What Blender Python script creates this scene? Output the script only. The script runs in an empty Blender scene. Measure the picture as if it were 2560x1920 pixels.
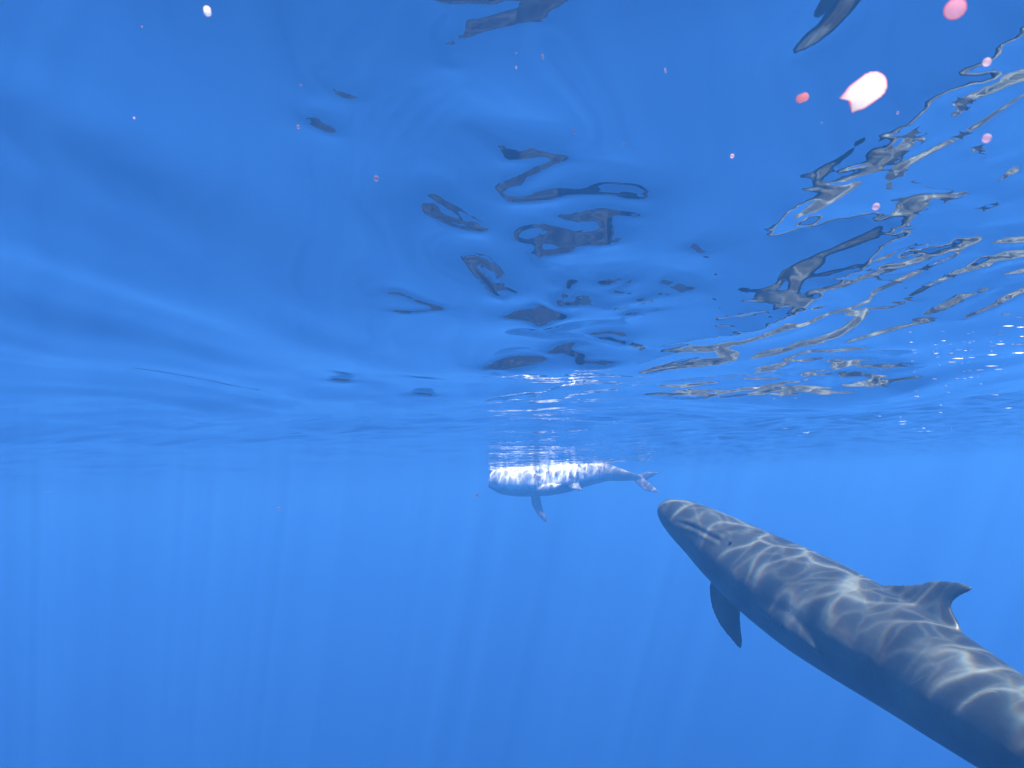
import bpy, bmesh, math, random
import numpy as np
from mathutils import Vector, Matrix, noise as mnoise
random.seed(4)
rng = np.random.RandomState(7)

# ------------------------------------------------------------------ camera, light, exposure
scene = bpy.context.scene
COL = scene.collection
W, H, F = 2560.0, 1920.0, 1828.0
DEPTH = 0.42
PITCH = math.radians(8.3)
ROLL = math.radians(2.7)
fwd = Vector((0, math.cos(PITCH), math.sin(PITCH)))
rgt0 = Vector((1, 0, 0)); up0 = rgt0.cross(fwd)
rgt = rgt0 * math.cos(ROLL) - up0 * math.sin(ROLL)
upv = up0 * math.cos(ROLL) + rgt0 * math.sin(ROLL)
CAM = Vector((0, 0, -DEPTH))
cd = bpy.data.cameras.new('camera'); cam = bpy.data.objects.new('camera', cd); COL.objects.link(cam)
cd.sensor_width = 36.0; cd.lens = 36.0 * F / W; cd.clip_start = 0.02; cd.clip_end = 600
m = Matrix((rgt, upv, -fwd)).transposed().to_4x4(); m.translation = CAM
cam.matrix_world = m
scene.camera = cam
cd.dof.use_dof = True; cd.dof.focus_distance = 5.0; cd.dof.aperture_fstop = 20.0

SUN_EL, SUN_AZ = math.radians(63), math.radians(150)      # azimuth measured from +Y towards +X
world = bpy.data.worlds.new('World'); scene.world = world; world.use_nodes = True
wn = world.node_tree; wn.nodes.clear()
sky = wn.nodes.new('ShaderNodeTexSky'); sky.sky_type = 'NISHITA'; sky.sun_disc = False
sky.sun_elevation = SUN_EL; sky.sun_rotation = SUN_AZ
bg = wn.nodes.new('ShaderNodeBackground'); bg.inputs['Strength'].default_value = 0.12
wo = wn.nodes.new('ShaderNodeOutputWorld')
wn.links.new(sky.outputs[0], bg.inputs[0]); wn.links.new(bg.outputs[0], wo.inputs[0])
sl = bpy.data.lights.new('sun', 'SUN'); sl.energy = 5.0; sl.angle = math.radians(0.5); sl.color = (1.0, 0.96, 0.90)
sun = bpy.data.objects.new('sun', sl); COL.objects.link(sun)
sdir = Vector((math.sin(SUN_AZ) * math.cos(SUN_EL), math.cos(SUN_AZ) * math.cos(SUN_EL), math.sin(SUN_EL)))
sun.rotation_euler = sdir.to_track_quat('Z', 'Y').to_euler()
sun.location = (0, 0, 5)
scene.view_settings.view_transform = 'Standard'; scene.view_settings.look = 'None'
scene.view_settings.gamma = 1.0; scene.view_settings.use_curve_mapping = False
scene.view_settings.exposure = 1.16
scene.render.engine = 'CYCLES'
cy = scene.cycles
cy.max_bounces = 8; cy.diffuse_bounces = 2; cy.glossy_bounces = 4; cy.transmission_bounces = 4
cy.volume_bounces = 1; cy.transparent_max_bounces = 8
cy.caustics_reflective = False; cy.caustics_refractive = False
cy.use_denoising = True
cy.sample_clamp_indirect = 6.0
cy.use_adaptive_sampling = False

def at(x, y, dist):
    """point seen at photo pixel (x, y), dist metres from the camera"""
    d = fwd + rgt * ((x - W / 2) / F) + upv * ((H / 2 - y) / F)
    return CAM + d.normalized() * dist

def tag(o, label=None, cat=None, group=None, kind=None):
    for k, v in (('label', label), ('category', cat), ('group', group), ('kind', kind)):
        if v: o[k] = v
    return o

# ------------------------------------------------------------------ node helpers
def new_mat(name):
    m = bpy.data.materials.new(name); m.use_nodes = True
    m.node_tree.nodes.clear(); return m, m.node_tree
def N(nt, typ, **kw):
    n = nt.nodes.new(typ)
    for k, v in kw.items():
        if k.startswith('i_'):
            n.inputs[k[2:].replace('_', ' ')].default_value = v
        else: setattr(n, k, v)
    return n
def math_n(nt, op, a, b=None, clamp=False):
    n = nt.nodes.new('ShaderNodeMath'); n.operation = op; n.use_clamp = clamp
    for i, v in enumerate((a, b)):
        if v is None: continue
        if isinstance(v, (int, float)): n.inputs[i].default_value = v
        else: nt.links.new(v, n.inputs[i])
    return n.outputs[0]
def mapr(nt, v, a, b, c=0.0, d=1.0, smooth=False):
    n = nt.nodes.new('ShaderNodeMapRange'); n.inputs[1].default_value = a; n.inputs[2].default_value = b
    n.inputs[3].default_value = c; n.inputs[4].default_value = d
    if smooth: n.interpolation_type = 'SMOOTHSTEP'
    nt.links.new(v, n.inputs[0]); return n.outputs[0]
def mixc(nt, f, a, b):
    n = nt.nodes.new('ShaderNodeMix'); n.data_type = 'RGBA'
    for s, v in ((0, f), (6, a), (7, b)):
        if isinstance(v, (int, float)): n.inputs[s].default_value = v
        elif isinstance(v, tuple): n.inputs[s].default_value = (*v, 1)
        else: nt.links.new(v, n.inputs[s])
    return n.outputs[2]

# ------------------------------------------------------------------ whales: descriptions
def crom(P, n):
    """Catmull-Rom through rows of P, n samples per span"""
    P = np.asarray(P, float); Q = np.vstack([2 * P[0] - P[1], P, 2 * P[-1] - P[-2]])
    out = []
    for i in range(1, len(Q) - 2):
        for t in np.linspace(0, 1, n, endpoint=False):
            a, b, c, d = Q[i - 1], Q[i], Q[i + 1], Q[i + 2]
            out.append(0.5 * (2 * b + (c - a) * t + (2 * a - 5 * b + 4 * c - d) * t * t + (3 * b - a - 3 * c + d) * t ** 3))
    out.append(P[-1]); return np.array(out)

def spine_px(rows):
    """rows: px, py, distance, half thickness in px, side/height ratio -> x y z height_radius width_radius"""
    o = []
    for (x, y, D, r, k) in rows:
        p = at(x, y, D); R = r * D / F
        o.append((p.x, p.y, p.z, R, R * k))
    return o

near_rows = spine_px([
    (1655, 1269, 4.70, 15, 1.0), (1662, 1273, 4.685, 25, 1.0), (1676, 1280, 4.66, 36, 1.0), (1708, 1299, 4.61, 50, 0.98), (1760, 1333, 4.53, 65, 0.95),
    (1818, 1375, 4.43, 80, 0.95), (1912, 1438, 4.29, 98, 1.0), (2018, 1502, 4.12, 111, 1.0),
    (2123, 1563, 3.94, 114, 1.0), (2267, 1647, 3.70, 112, 0.98), (2400, 1733, 3.49, 106, 0.95), (2549, 1831, 3.27, 97, 0.9),
    (2690, 1925, 3.08, 88, 0.8), (2840, 2020, 2.91, 75, 0.65), (3000, 2112, 2.78, 54, 0.45), (3130, 2196, 2.7, 28, 0.4)])
_p = lambda v: np.array(v, float)
near_up = np.array((upv * 0.82 + rgt * 0.42 - fwd * 0.42).normalized())

far_rows = spine_px([(x, y - 6 if x < 1520 else y - 2, D, r, k) for x, y, D, r, k in [
    (1221, 1212, 13.9, 8, 1.0), (1226, 1212, 13.9, 17, 1.0), (1244, 1209, 13.9, 31, 1.0), (1275, 1206, 13.88, 40, 1.0), (1315, 1204, 13.85, 44, 1.0),
    (1365, 1202, 13.8, 44, 1.0), (1415, 1197, 13.75, 40, 1.0), (1465, 1191, 13.7, 32, 0.95), (1515, 1188, 13.66, 24, 0.8),
    (1560, 1191, 13.62, 16, 0.65), (1592, 1195, 13.6, 9, 0.6), (1606, 1199, 13.6, 5, 0.6)]])
far_up = np.array((-upv * 0.8 + rgt * 0.05 + fwd * 0.55).normalized())

def deep_spine():
    c = np.array([-0.05, 5.4, -3.85]); ax = np.array([-0.97, -0.12, 0.10]); ax /= np.linalg.norm(ax)
    L = 3.4
    prof = [(0, .03), (.015, .07), (.05, .14), (.12, .22), (.2, .28), (.3, .32), (.4, .33), (.5, .31), (.6, .27), (.7, .21), (.8, .145), (.9, .075), (.97, .035)]
    return [tuple(c + ax * (0.5 - t) * L + np.array([0, 0, -0.12 * (2 * t - 1) ** 2])) + (r, r * (0.95 if t < .6 else 0.7)) for t, r in prof]
deep_rows = deep_spine()

# ------------------------------------------------------------------ the sea surface (a real height field)
def make_comps(seed):
    r_ = np.random.RandomState(seed); out = []
    for i in range(46):
        lam = 0.32 * (9.0 / 0.32) ** (i / 45.0) * r_.uniform(0.9, 1.1)
        th = math.radians(r_.normal(62, 26) if i % 3 else r_.normal(-5, 45))
        out.append((lam, th, r_.uniform(0, 2 * math.pi)))
    return out
WAVE_SEED = 281
comps = make_comps(WAVE_SEED)
def base_h(x, y):
    h = np.zeros(np.broadcast(x, y).shape, np.float32)
    # short chop is stronger to the right and further out
    chop = 0.5 + 0.7 / (1 + np.exp(-(x - 0.6) / 0.5)) + 0.25 / (1 + np.exp(-(y - 4.0) / 1.0))
    swell = 0.28 + 0.72 / (1 + np.exp(np.clip((y - 4.8) / 0.35, -40, 40)))
    chop = chop * (1 - 0.6 / (1 + np.exp(np.clip(-(y - 4.6) / 0.3, -40, 40))) / (1 + np.exp(np.clip((x - 0.19 * y) / 0.3, -40, 40))))
    for lam, th, ph in comps:
        k = 2 * math.pi / lam
        s = 0.017 if lam < 1.2 else 0.020                       # slope amplitude of each train
        a = s / k
        w = np.sin(k * (x * math.cos(th) + y * math.sin(th)) + ph + 0.35 * np.sin(0.8 * x - 0.6 * y + ph))
        h += (a * w * (chop if lam < 1.2 else swell)).astype(np.float32)
    # far out: small sharp chop
    left = 1 / (1 + np.exp((x + 0.15) / 0.15))
    for j, (lam, td, sl_, ph) in enumerate([(0.34, -20, .030, 1.), (0.52, -8, .034, 2.2), (0.75, -30, .034, 3.1), (1.1, -14, .034, .4), (0.24, -26, .020, 5.), (1.7, 10, .03, 4.), (0.42, 25, .020, 2.8), (0.15, -16, .014, .3), (0.20, -27, .017, 1.9)]):
        k = 2 * math.pi / lam; t = math.radians(td)
        h += (sl_ / k * left * np.sin(k * (x * math.cos(t) + y * math.sin(t)) + ph + 0.8 * np.sin(1.7 * y + 1.3 * x + ph))).astype(np.float32)
    far = 1 / (1 + np.exp(-(y - 3.6) / 0.5)) * (0.60 + 0.25 / (1 + np.exp(-(x - 0.3) / 0.4)) + 1.15 / (1 + np.exp(-(x - 1.0) / 0.3)))
    far = far * (1 - 0.55 / (1 + np.exp(np.clip(-(y - 5.2) / 0.4, -40, 40))) / (1 + np.exp(np.clip((x - 0.19 * y) / 0.3, -40, 40))))
    for j, (lam, th, ph) in enumerate([(0.17, 80, 1.), (0.22, 62, 2.), (0.29, 98, 3.), (0.13, 70, 4.), (0.36, 85, 5.), (0.46, 112, .5), (0.25, 40, 1.7)]):
        k = 2 * math.pi / lam; t = math.radians(th)
        h += (0.054 / k * far * np.sin(k * (x * math.cos(t) + y * math.sin(t)) + ph + 1.3 * np.sin(1.1 * x + 0.9 * y + ph))).astype(np.float32)
    # a little train of capillary ripples
    u = (x + 0.14) * 0.90 + (y - 0.86) * 0.43; v = -(x + 0.14) * 0.43 + (y - 0.86) * 0.90
    uu = u - 0.9 * v * v
    h += (0.00045 * np.exp(-(uu / 0.045) ** 2 - (v / 0.15) ** 2) * np.sin(2 * math.pi * uu / 0.027)).astype(np.float32)
    return h

GS = 0.0065
X0, X1, Y0, Y1 = -1.1, 2.95, 0.42, 4.4
gx = np.arange(X0, X1, GS, dtype=np.float32); gy = np.arange(Y0, Y1, GS, dtype=np.float32)
GX, GY = np.meshgrid(gx, gy)

# curled dark reflections of the swimming animals: strokes x, y, width in the photograph, laid on the sea surface
def S(ox, oy, k, *strokes):
    return [[(ox + x * k, oy + y * k, w * k) for (x, y, w) in st] for st in strokes]
SHRINK = 0.82
A = (960, 0, .3617); B = (1000, 450, .3316); Cc = (1700, 0, .3918); Dd = (1600, 600, .434); E = (0, 0, .783)
STROKES = []
STROKES += S(*A,
 [(545,855,10),(650,930,24),(760,1020,34),(850,1085,70),(950,1085,52),(1100,1070,32),(1200,1095,34),(1225,1112,34)],
 [(1030,1025,40),(1032,1060,44)], [(1210,1112,34),(1295,1104,10)],
 [(1220,1115,34),(1100,1168,30),(1000,1212,36),(930,1260,64),(860,1290,34),(790,1312,28)],
 [(795,1316,26),(830,1355,36),(880,1385,50),(1000,1378,48),(1150,1350,82),(1250,1332,52),(1400,1335,28),(1550,1343,18),(1700,1362,36),(1760,1372,30),(1825,1385,8)],
 [(1390,1303,14),(1470,1322,20)],
 [(300,1335,16),(360,1372,28),(470,1440,18),(560,1515,18),(650,1577,18),(695,1590,36)],
 [(700,1598,30),(600,1592,22),(480,1560,22),(400,1520,34),(350,1480,64),(310,1450,90)],
 [(560,-40,30),(560,60,24),(565,170,22)],
 [(600,212,76),(700,172,90),(850,140,92),(960,100,112),(1080,50,110),(1200,5,70),(1260,-60,70)],
 [(600,210,84),(520,282,60),(470,345,36),(450,400,32),(455,465,22)],
 [(1080,80,76),(1090,165,10)], [(1180,20,50),(1265,28,10)])
STROKES += S(*B,
 [(1180,283,12),(1300,290,54),(1400,280,84),(1500,252,66),(1580,242,50)],
 [(1580,245,30),(1700,265,18),(1825,290,10)],
 [(1562,300,92),(1570,380,96),(1550,440,118)], [(1615,390,30),(1650,485,12)],
 [(1550,440,118),(1400,452,96),(1290,450,112),(1190,440,110),(1100,440,90)],
 [(1250,390,50),(1120,358,40),(1000,352,30),(920,372,36),(870,412,42),(890,456,38),(960,472,42),(1060,455,60)],
 [(1055,480,90),(1025,545,84),(1040,600,72),(1070,650,26),(1120,710,22),(1200,760,44),(1262,800,50)],
 [(1290,522,60),(1200,545,42),(1090,560,60)],
 [(1230,772,30),(1345,775,10)],
 [(1262,800,50),(1240,850,42),(1200,890,60),(1165,930,30)],
 [(1165,932,26),(1300,930,30),(1420,925,36),(1500,942,16),(1615,969,8)],
 [(1240,862,24),(1330,897,26),(1420,920,30)], [(1425,878,30),(1430,915,30)],
 [(500,590,30),(560,590,30),(640,630,32),(720,690,32),(770,760,14),(790,810,22)],
 [(505,600,26),(550,680,36),(620,750,40),(690,820,52),(720,855,28)],
 [(700,832,16),(790,812,16)], [(790,815,16),(885,852,8)], [(720,858,22),(800,892,8)],
 [(-110,862,8),(0,860,12),(90,905,12),(200,940,12),(320,972,18)],
 [(-60,985,10),(60,1000,12),(200,982,12),(315,973,16)],
 [(775,1030,10),(900,1012,50),(1000,1015,84),(1080,1015,130),(1170,1015,60),(1275,1025,8)],
 [(1010,920,8),(1090,975,30)], [(1030,1070,60),(1040,1095,20)],
 [(615,1416,8),(720,1405,84),(850,1370,88),(950,1360,70),(1075,1342,36)],
 [(1095,1300,8),(1200,1278,40),(1262,1260,44),(1390,1220,8)],
 [(1250,1272,36),(1310,1310,56),(1370,1340,64),(1330,1365,40)], [(1340,1365,26),(1450,1370,22),(1560,1375,26),(1635,1375,8)],
 [(1430,1160,14),(1500,1160,16),(1560,1147,12),(1695,1167,28)],
 [(1480,1190,8),(1580,1197,24),(1700,1227,22),(1835,1270,28)],
 [(1505,787,8),(1580,775,40),(1665,755,10)], [(1700,812,8),(1710,778,34),(1785,755,8)],
 [(1620,850,14),(1690,850,20)], [(1790,908,26),(1860,900,26)], [(1690,1012,14),(1730,1000,32),(1805,1015,8)], [(1910,985,14),(1960,978,12)])
n0 = len(STROKES)
STROKES += S(*Dd,
 [(110,238,12),(180,262,44),(235,285,46),(330,281,6)], [(95,315,8),(180,320,12)], [(312,38,44),(355,68,44)],
 [(0,345,16),(35,345,16)], [(75,405,10),(115,402,10)],
 [(570,290,16),(700,293,24),(800,262,26),(835,190,44),(930,150,60),(1060,80,28),(1200,30,24),(1400,-30,20)],
 [(680,320,40),(780,330,100),(880,340,90),(900,250,80),(860,200,60),(960,175,70),(1040,120,50)],
 [(660,350,20),(700,340,60)], [(770,405,10),(800,370,50)],[(850,430,10),(900,390,50),(985,345,40)],
 [(930,225,20),(1100,190,16),(1300,140,16),(1500,60,14),(1700,0,12)],
 [(880,370,30),(1000,300,20),(1180,260,22),(1300,210,24),(1450,160,36),(1600,120,28),(1800,50,30),(1950,0,40)],
 [(1350,300,20),(1500,230,20),(1650,160,16),(1850,80,16)],
 [(560,600,20),(700,560,26),(850,500,46),(950,490,18),(1100,420,18),(1200,400,16),(1330,350,16),(1350,300,26)],
 [(1280,400,12),(1450,390,10),(1560,345,10)],
 [(1000,590,30),(1150,540,50),(1240,480,50),(1290,420,50),(1200,425,30)],
 [(650,680,14),(800,650,16),(930,600,44),(1050,580,40)], [(670,660,14),(770,630,12),(850,630,12)],
 [(120,640,10),(280,630,36),(420,625,44),(540,595,30)], [(0,765,14),(120,735,30),(330,710,48),(450,700,44),(540,670,60),(470,640,60)],
 [(1200,590,12),(1400,530,22),(1560,490,14),(1680,460,30),(1600,470,14)], [(1640,430,12),(1750,385,44),(1860,350,18)],
 [(1560,320,10),(1650,270,20)], [(1650,270,12),(1850,180,30),(2000,150,24)], [(2010,20,14),(2120,10,30),(2212,0,40)], [(2000,120,14),(2100,95,60),(2212,80,50)],
 [(1700,400,12),(1850,330,14),(2000,290,14)], [(2040,370,14),(2130,330,40),(2212,290,30)], [(2100,200,10),(2212,180,26)],
 [(1860,460,8),(2000,400,14),(2080,370,14)],
 [(660,765,10),(770,735,34),(850,710,20)], [(830,690,16),(950,695,18),(1060,680,10)], [(860,680,12),(980,640,14),(1100,640,16),(1300,625,14)],
 [(950,765,10),(1100,745,16),(1260,710,12)],[(1060,700,14),(1160,690,14)])
STROKES[n0 + 5:] = [[(x, y, w * SHRINK) for x, y, w in st] for st in STROKES[n0 + 5:]]
STROKES += S(*Cc,
 [(725,335,24),(820,272,70),(920,190,84),(1000,110,94),(1080,20,104),(1110,-60,110)], [(865,110,10),(930,20,50),(980,-40,50)],
 [(1690,695,8),(1820,640,40),(1950,590,42),(2080,520,60),(2220,470,60)], [(1735,745,8),(1815,680,34)],
 [(770,1125,20),(850,1120,42),(920,1092,60),(1000,1040,24),(1100,960,12)], [(880,1130,50),(890,1200,54),(960,1225,60)],
 [(738,1392,10),(850,1330,56),(950,1250,90),(1050,1212,50),(1155,1165,14)],
 [(1010,1165,20),(1150,1100,26),(1250,1055,60),(1350,990,80),(1460,930,40)], [(1215,1000,50),(1260,985,70)],
 [(1290,910,14),(1390,825,12)], [(1450,870,24),(1550,812,8)], [(1515,922,18),(1570,890,14)], [(1125,920,24),(1200,872,8)],
 [(1350,1210,30),(1340,1130,50),(1400,1070,42),(1550,990,28),(1750,890,22),(1950,770,16),(2200,600,10)],
 [(1350,1390,14),(1420,1325,60),(1560,1255,30),(1700,1262,40),(1850,1248,8)], [(1430,1335,50),(1560,1318,40)], [(1430,1420,40),(1490,1365,30)],
 [(850,1659,14),(1000,1590,30),(1150,1530,44),(1300,1450,12),(1350,1390,12)],
 [(2040,1160,10),(2150,1080,30)], [(1840,970,12),(1930,960,20),(1950,1010,14)], [(1870,1350,10),(2050,1300,12)])
STROKES += S(*E, [(1028,265,10),(1070,297,14),(1100,315,9),(1150,320,8)], [(988,400,10),(1030,411,20),(1062,430,8)],[(1060,1210,4),(1090,1212,7),(1120,1214,3)],[(1325,1254,4),(1380,1260,5)])

FAR_STROKES = [[(1411, 938, 3), (1461, 934, 7), (1535, 938, 3)], [(1358, 980, 3), (1397, 966, 6), (1445, 953, 6), (1498, 954, 7), (1549, 957, 3)],
               [(1201, 1006, 3), (1244, 995, 6), (1326, 982, 3)], [(1244, 996, 4), (1291, 1002, 6), (1344, 1006, 6), (1392, 1003, 7), (1432, 988, 8), (1477, 978, 7), (1538, 973, 3)]]
STROKES += FAR_STROKES
sr = random.Random(5)
for _ in range(64):                                                     # dense fine ripples near the waterline on the right
    u = sr.random() ** 0.7; y = 905 + 85 * sr.random()
    x = 1610 + (250 + 480 * (1 - abs(y - 930) / 90)) * u + 40 * sr.random()
    l = sr.uniform(14, 60); w_ = sr.uniform(3, 6.5); sl_ = sr.uniform(-.16, .02)
    if y < 960 and x < 1900: continue
    STROKES.append([(x - l, y - l * sl_, 2), (x - l * .3, y - l * .3 * sl_ + sr.uniform(-3, 3), w_), (x + l * .4, y + l * .4 * sl_ + sr.uniform(-3, 3), w_ * .8), (x + l, y + l * sl_, 2)])

def photo_px(x, y, z):
    """photograph pixel of points"""
    p = [x - CAM.x, y - CAM.y, z - CAM.z]
    f = p[0] * fwd.x + p[1] * fwd.y + p[2] * fwd.z
    r = p[0] * rgt.x + p[1] * rgt.y + p[2] * rgt.z
    u = p[0] * upv.x + p[1] * upv.y + p[2] * upv.z
    f = np.maximum(f, 1e-3)
    return W / 2 + F * r / f, H / 2 - F * u / f

def stroke_field():
    """signed field in photo pixels (negative inside a stroke), tabulated every 4 px"""
    st = 4.0
    xs = np.arange(-400, 3000, st); ys = np.arange(-500, 1300, st)
    Fd = np.full((len(ys), len(xs)), 60.0, np.float32)
    for s in STROKES:
        for (xa, ya, wa), (xb, yb, wb) in zip(s[:-1], s[1:]):
            R = 70 + max(wa, wb)
            i0 = max(0, int((min(xa, xb) - R + 400) / st)); i1 = min(len(xs), int((max(xa, xb) + R + 400) / st))
            j0 = max(0, int((min(ya, yb) - R + 500) / st)); j1 = min(len(ys), int((max(ya, yb) + R + 500) / st))
            if i1 <= i0 or j1 <= j0: continue
            PX, PY = np.meshgrid(xs[i0:i1], ys[j0:j1])
            dx, dy = xb - xa, yb - ya
            t = np.clip(((PX - xa) * dx + (PY - ya) * dy) / (dx * dx + dy * dy + 1e-6), 0, 1)
            d = np.hypot(PX - xa - t * dx, PY - ya - t * dy) - 0.5 * (wa + (wb - wa) * t) * 1.05 - 1.0
            Fd[j0:j1, i0:i1] = np.minimum(Fd[j0:j1, i0:i1], d)
    def look(px, py):
        i = np.clip((px + 400) / st, 0, len(xs) - 1.01); j = np.clip((py + 500) / st, 0, len(ys) - 1.01)
        a = i.astype(int); b = j.astype(int); u = i - a; v = j - b
        return Fd[b, a] * (1 - u) * (1 - v) + Fd[b, a + 1] * u * (1 - v) + Fd[b + 1, a] * (1 - u) * v + Fd[b + 1, a + 1] * u * v
    return look

def body_samples():
    out = []
    for rows, up in ((near_rows, near_up), (deep_rows, np.array([0., 0., 1.]))):
        P = crom(rows, 3)[::2]; o = [(q[0], q[1], q[2], 0.5 * (q[3] + q[4])) for q in P]
        ax = P[-1, :3] - P[-3, :3]; ax /= np.linalg.norm(ax); sd = np.cross(ax, up)
        for k in (-.3, -.12, .12, .3): o.append(tuple(P[-1, :3] + sd * k + ax * 0.1) + (0.10,))      # tail flukes
        if up is near_up:
            for X_, Y_, D_, R_ in ((1820, 1500, 4.57, .09), (1830, 1560, 4.57, .07), (1845, 1605, 4.56, .04), (1892, 1492, 3.98, .10), (1950, 1548, 3.84, .09), (2016, 1604, 3.71, .06), (2290, 1510, 3.7, .10), (2350, 1510, 3.65, .08)):
                q = at(X_, Y_, D_); o.append((q.x, q.y, q.z, R_))
        out.append(np.array(o, np.float32))
    out.append(np.array([(q[0], q[1], q[2], q[3]) for q in crom(far_rows, 2)[::2][:9]], np.float32))
    return out
BS = body_samples()

def refl_phi(x, y, h, sx, sy, balls):
    """how far the mirrored ray passes from the nearest body surface (negative: it hits)"""
    dx, dy, dz = x - CAM.x, y - CAM.y, h - CAM.z
    L = np.sqrt(dx * dx + dy * dy + dz * dz); dx = dx / L; dy = dy / L; dz = dz / L
    nl = 1 / np.sqrt(1 + sx * sx + sy * sy); nx, ny, nz = -sx * nl, -sy * nl, nl
    k = 2 * (dx * nx + dy * ny + dz * nz)
    rx, ry, rz = dx - k * nx, dy - k * ny, dz - k * nz
    best = np.full(x.shape, 9.0, np.float32)
    for (cx, cy, cz, cr) in balls:
        ax, ay, az = cx - x, cy - y, cz - h
        t = ax * rx + ay * ry + az * rz
        d = np.sqrt(np.maximum(ax * ax + ay * ay + az * az - t * t, 1e-8)) - cr
        d = np.where(t > 0, d, 9.0)
        best = np.minimum(best, d)
    return best

def solve_surface(iters=34):
    look = stroke_field()
    h = base_h(GX, GY)
    px, py = photo_px(GX, GY, h)
    vis = (px > -120) & (px < 2680) & (py > -160) & (py < 1035)
    # window: fade the shaping out towards the far, flat part
    win = np.clip((1035 - py) / 40.0, 0, 1) * np.clip((4.25 - GY) / 0.7, 0, 1) * np.clip((px + 120) / 80, 0, 1) * np.clip((2680 - px) / 80, 0, 1) * np.clip((py + 160) / 60, 0, 1)
    idx = np.where(vis)
    xv, yv = GX[idx], GY[idx]; w = win[idx]
    ny_, nx_ = h.shape
    PN = (int(2 ** math.ceil(math.log2(ny_ + 40))), int(2 ** math.ceil(math.log2(nx_ + 40))))
    ky = np.fft.fftfreq(PN[0], GS) * 2 * math.pi; kx = np.fft.rfftfreq(PN[1], GS) * 2 * math.pi
    KX, KY = np.meshgrid(kx, ky); K2 = KX ** 2 + KY ** 2; K2[0, 0] = 1
    lp = np.exp(-K2 * (0.0045 ** 2) / 2) * (1 - np.exp(-K2 * (0.6 ** 2)))
    dh = np.zeros_like(h)
    e = 0.004
    for it in range(iters):
        hh = h + dh
        sy, sx = np.gradient(hh, GS)
        hv, sxv, syv = hh[idx], sx[idx], sy[idx]
        pxv, pyv = photo_px(xv, yv, hv)
        m = look(pxv, pyv)
        fN, fD = (refl_phi(xv, yv, hv, sxv, syv, b) for b in BS[:2])
        fNx, fDx = (refl_phi(xv, yv, hv, sxv + e, syv, b) for b in BS[:2])
        fNy, fDy = (refl_phi(xv, yv, hv, sxv, syv + e, b) for b in BS[:2])
        # textured streaks mirror the near whale, the plain dark ones the deep whale, the white lines the far whale
        deep = (pxv < 1570) | ((pxv < 1790) & (pyv < 790))
        useD = np.where(m < 0, deep, fD < fN)
        p0 = np.where(useD, fD, fN)
        gX = (np.where(useD, fDx, fNx) - p0) / e; gY = (np.where(useD, fDy, fNy) - p0) / e
        q = np.where((m < 1.5) & (pxv > 1195) & (pxv < 1575) & (pyv > 926))[0]
        a_ = [v_[q] for v_ in (xv, yv, hv, sxv, syv)]
        f0 = refl_phi(*a_, BS[2]); a_[3] = a_[3] + e; f1 = refl_phi(*a_, BS[2]); a_[3] = a_[3] - e; a_[4] = a_[4] + e; f2 = refl_phi(*a_, BS[2])
        p0[q] = f0; gX[q] = (f1 - f0) / e; gY[q] = (f2 - f0) / e
        g2 = gX * gX + gY * gY + 1e-3
        # inside strokes: aim at the body; outside: miss it
        tgt_in = np.clip(m * 0.03, -0.16, -0.03)
        tgt_out = np.clip(m * 0.01, 0.025, 0.07)
        want = np.where(m < 0, np.minimum(0, tgt_in - p0), np.maximum(0, tgt_out - p0))
        lim = np.abs(m) < 1.0
        want = np.where(lim, want * 0.5, want)
        stp = want / g2
        ux = np.clip(stp * gX, -0.12, 0.12) * w; uy = np.clip(stp * gY, -0.12, 0.12) * w
        UX = np.zeros(PN, np.float32); UY = np.zeros(PN, np.float32)
        tx = np.zeros_like(h); ty = np.zeros_like(h); tx[idx] = ux; ty[idx] = uy
        UX[:ny_, :nx_] = tx; UY[:ny_, :nx_] = ty
        fh = (-1j * KX * np.fft.rfft2(UX) - 1j * KY * np.fft.rfft2(UY)) / K2 * lp
        d = np.fft.irfft2(fh, s=PN)[:ny_, :nx_]
        dh = dh + 1.5 * d.astype(np.float32)
    if SOLVE_REPORT:
        ok_in = (p0 < 0)[(m < -2) & (w > .5)].mean(); bad_out = (p0 < 0)[(m > 2) & (w > .5)].mean()
        print('SOLVE', it, 'hit inside', ok_in, 'hit outside', bad_out, 'max dh', np.abs(dh).max(), 'slope rms', np.sqrt((sxv**2+syv**2).mean()))
    return h, dh
SOLVE_REPORT = True
H0, DH = solve_surface()
edge = np.minimum.reduce([(GX - X0) / 0.1, (X1 - GX) / 0.1, (GY - Y0) / 0.03, (Y1 - GY) / 0.1]).clip(0, 1)
DH = DH * edge

def outward(start, lim, r, cap): 
    out = []; x = start; s = GS; sg = 1 if lim > start else -1
    while (lim - x) * sg > 0:
        s = min(s * r, cap(abs(x))); x += sg * s; out.append(x)
    return out
xr = outward(float(gx[-1]), 140, 1.08, lambda a: 0.08 if a < 9 else 0.08 + 0.08 * (a - 9))
xl = outward(float(gx[0]), -140, 1.08, lambda a: 0.08 if a < 9 else 0.08 + 0.08 * (a - 9))
yf = outward(float(gy[-1]), 140, 1.06, lambda a: 0.03 if a < 9 else (0.045 if a < 16 else 0.045 + 0.08 * (a - 16)))
yb = outward(float(gy[0]), -60, 1.10, lambda a: 0.6)
xs = np.array(sorted(xl) + list(gx) + xr, np.float32); ys = np.array(sorted(yb) + list(gy) + yf, np.float32)
MX, MY = np.meshgrid(xs, ys)
MZ = base_h(MX, MY)
damp = np.clip(1 - (np.hypot(MX, MY) - 25) / 40, 0.15, 1); MZ = MZ * damp
MZ[len(yb):len(yb) + len(gy), len(xl):len(xl) + len(gx)] += DH
nxv, nyv = len(xs), len(ys)
co = np.stack([MX, MY, MZ], -1).reshape(-1, 3).astype(np.float32)
ii = np.arange(nyv * nxv).reshape(nyv, nxv)
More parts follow.
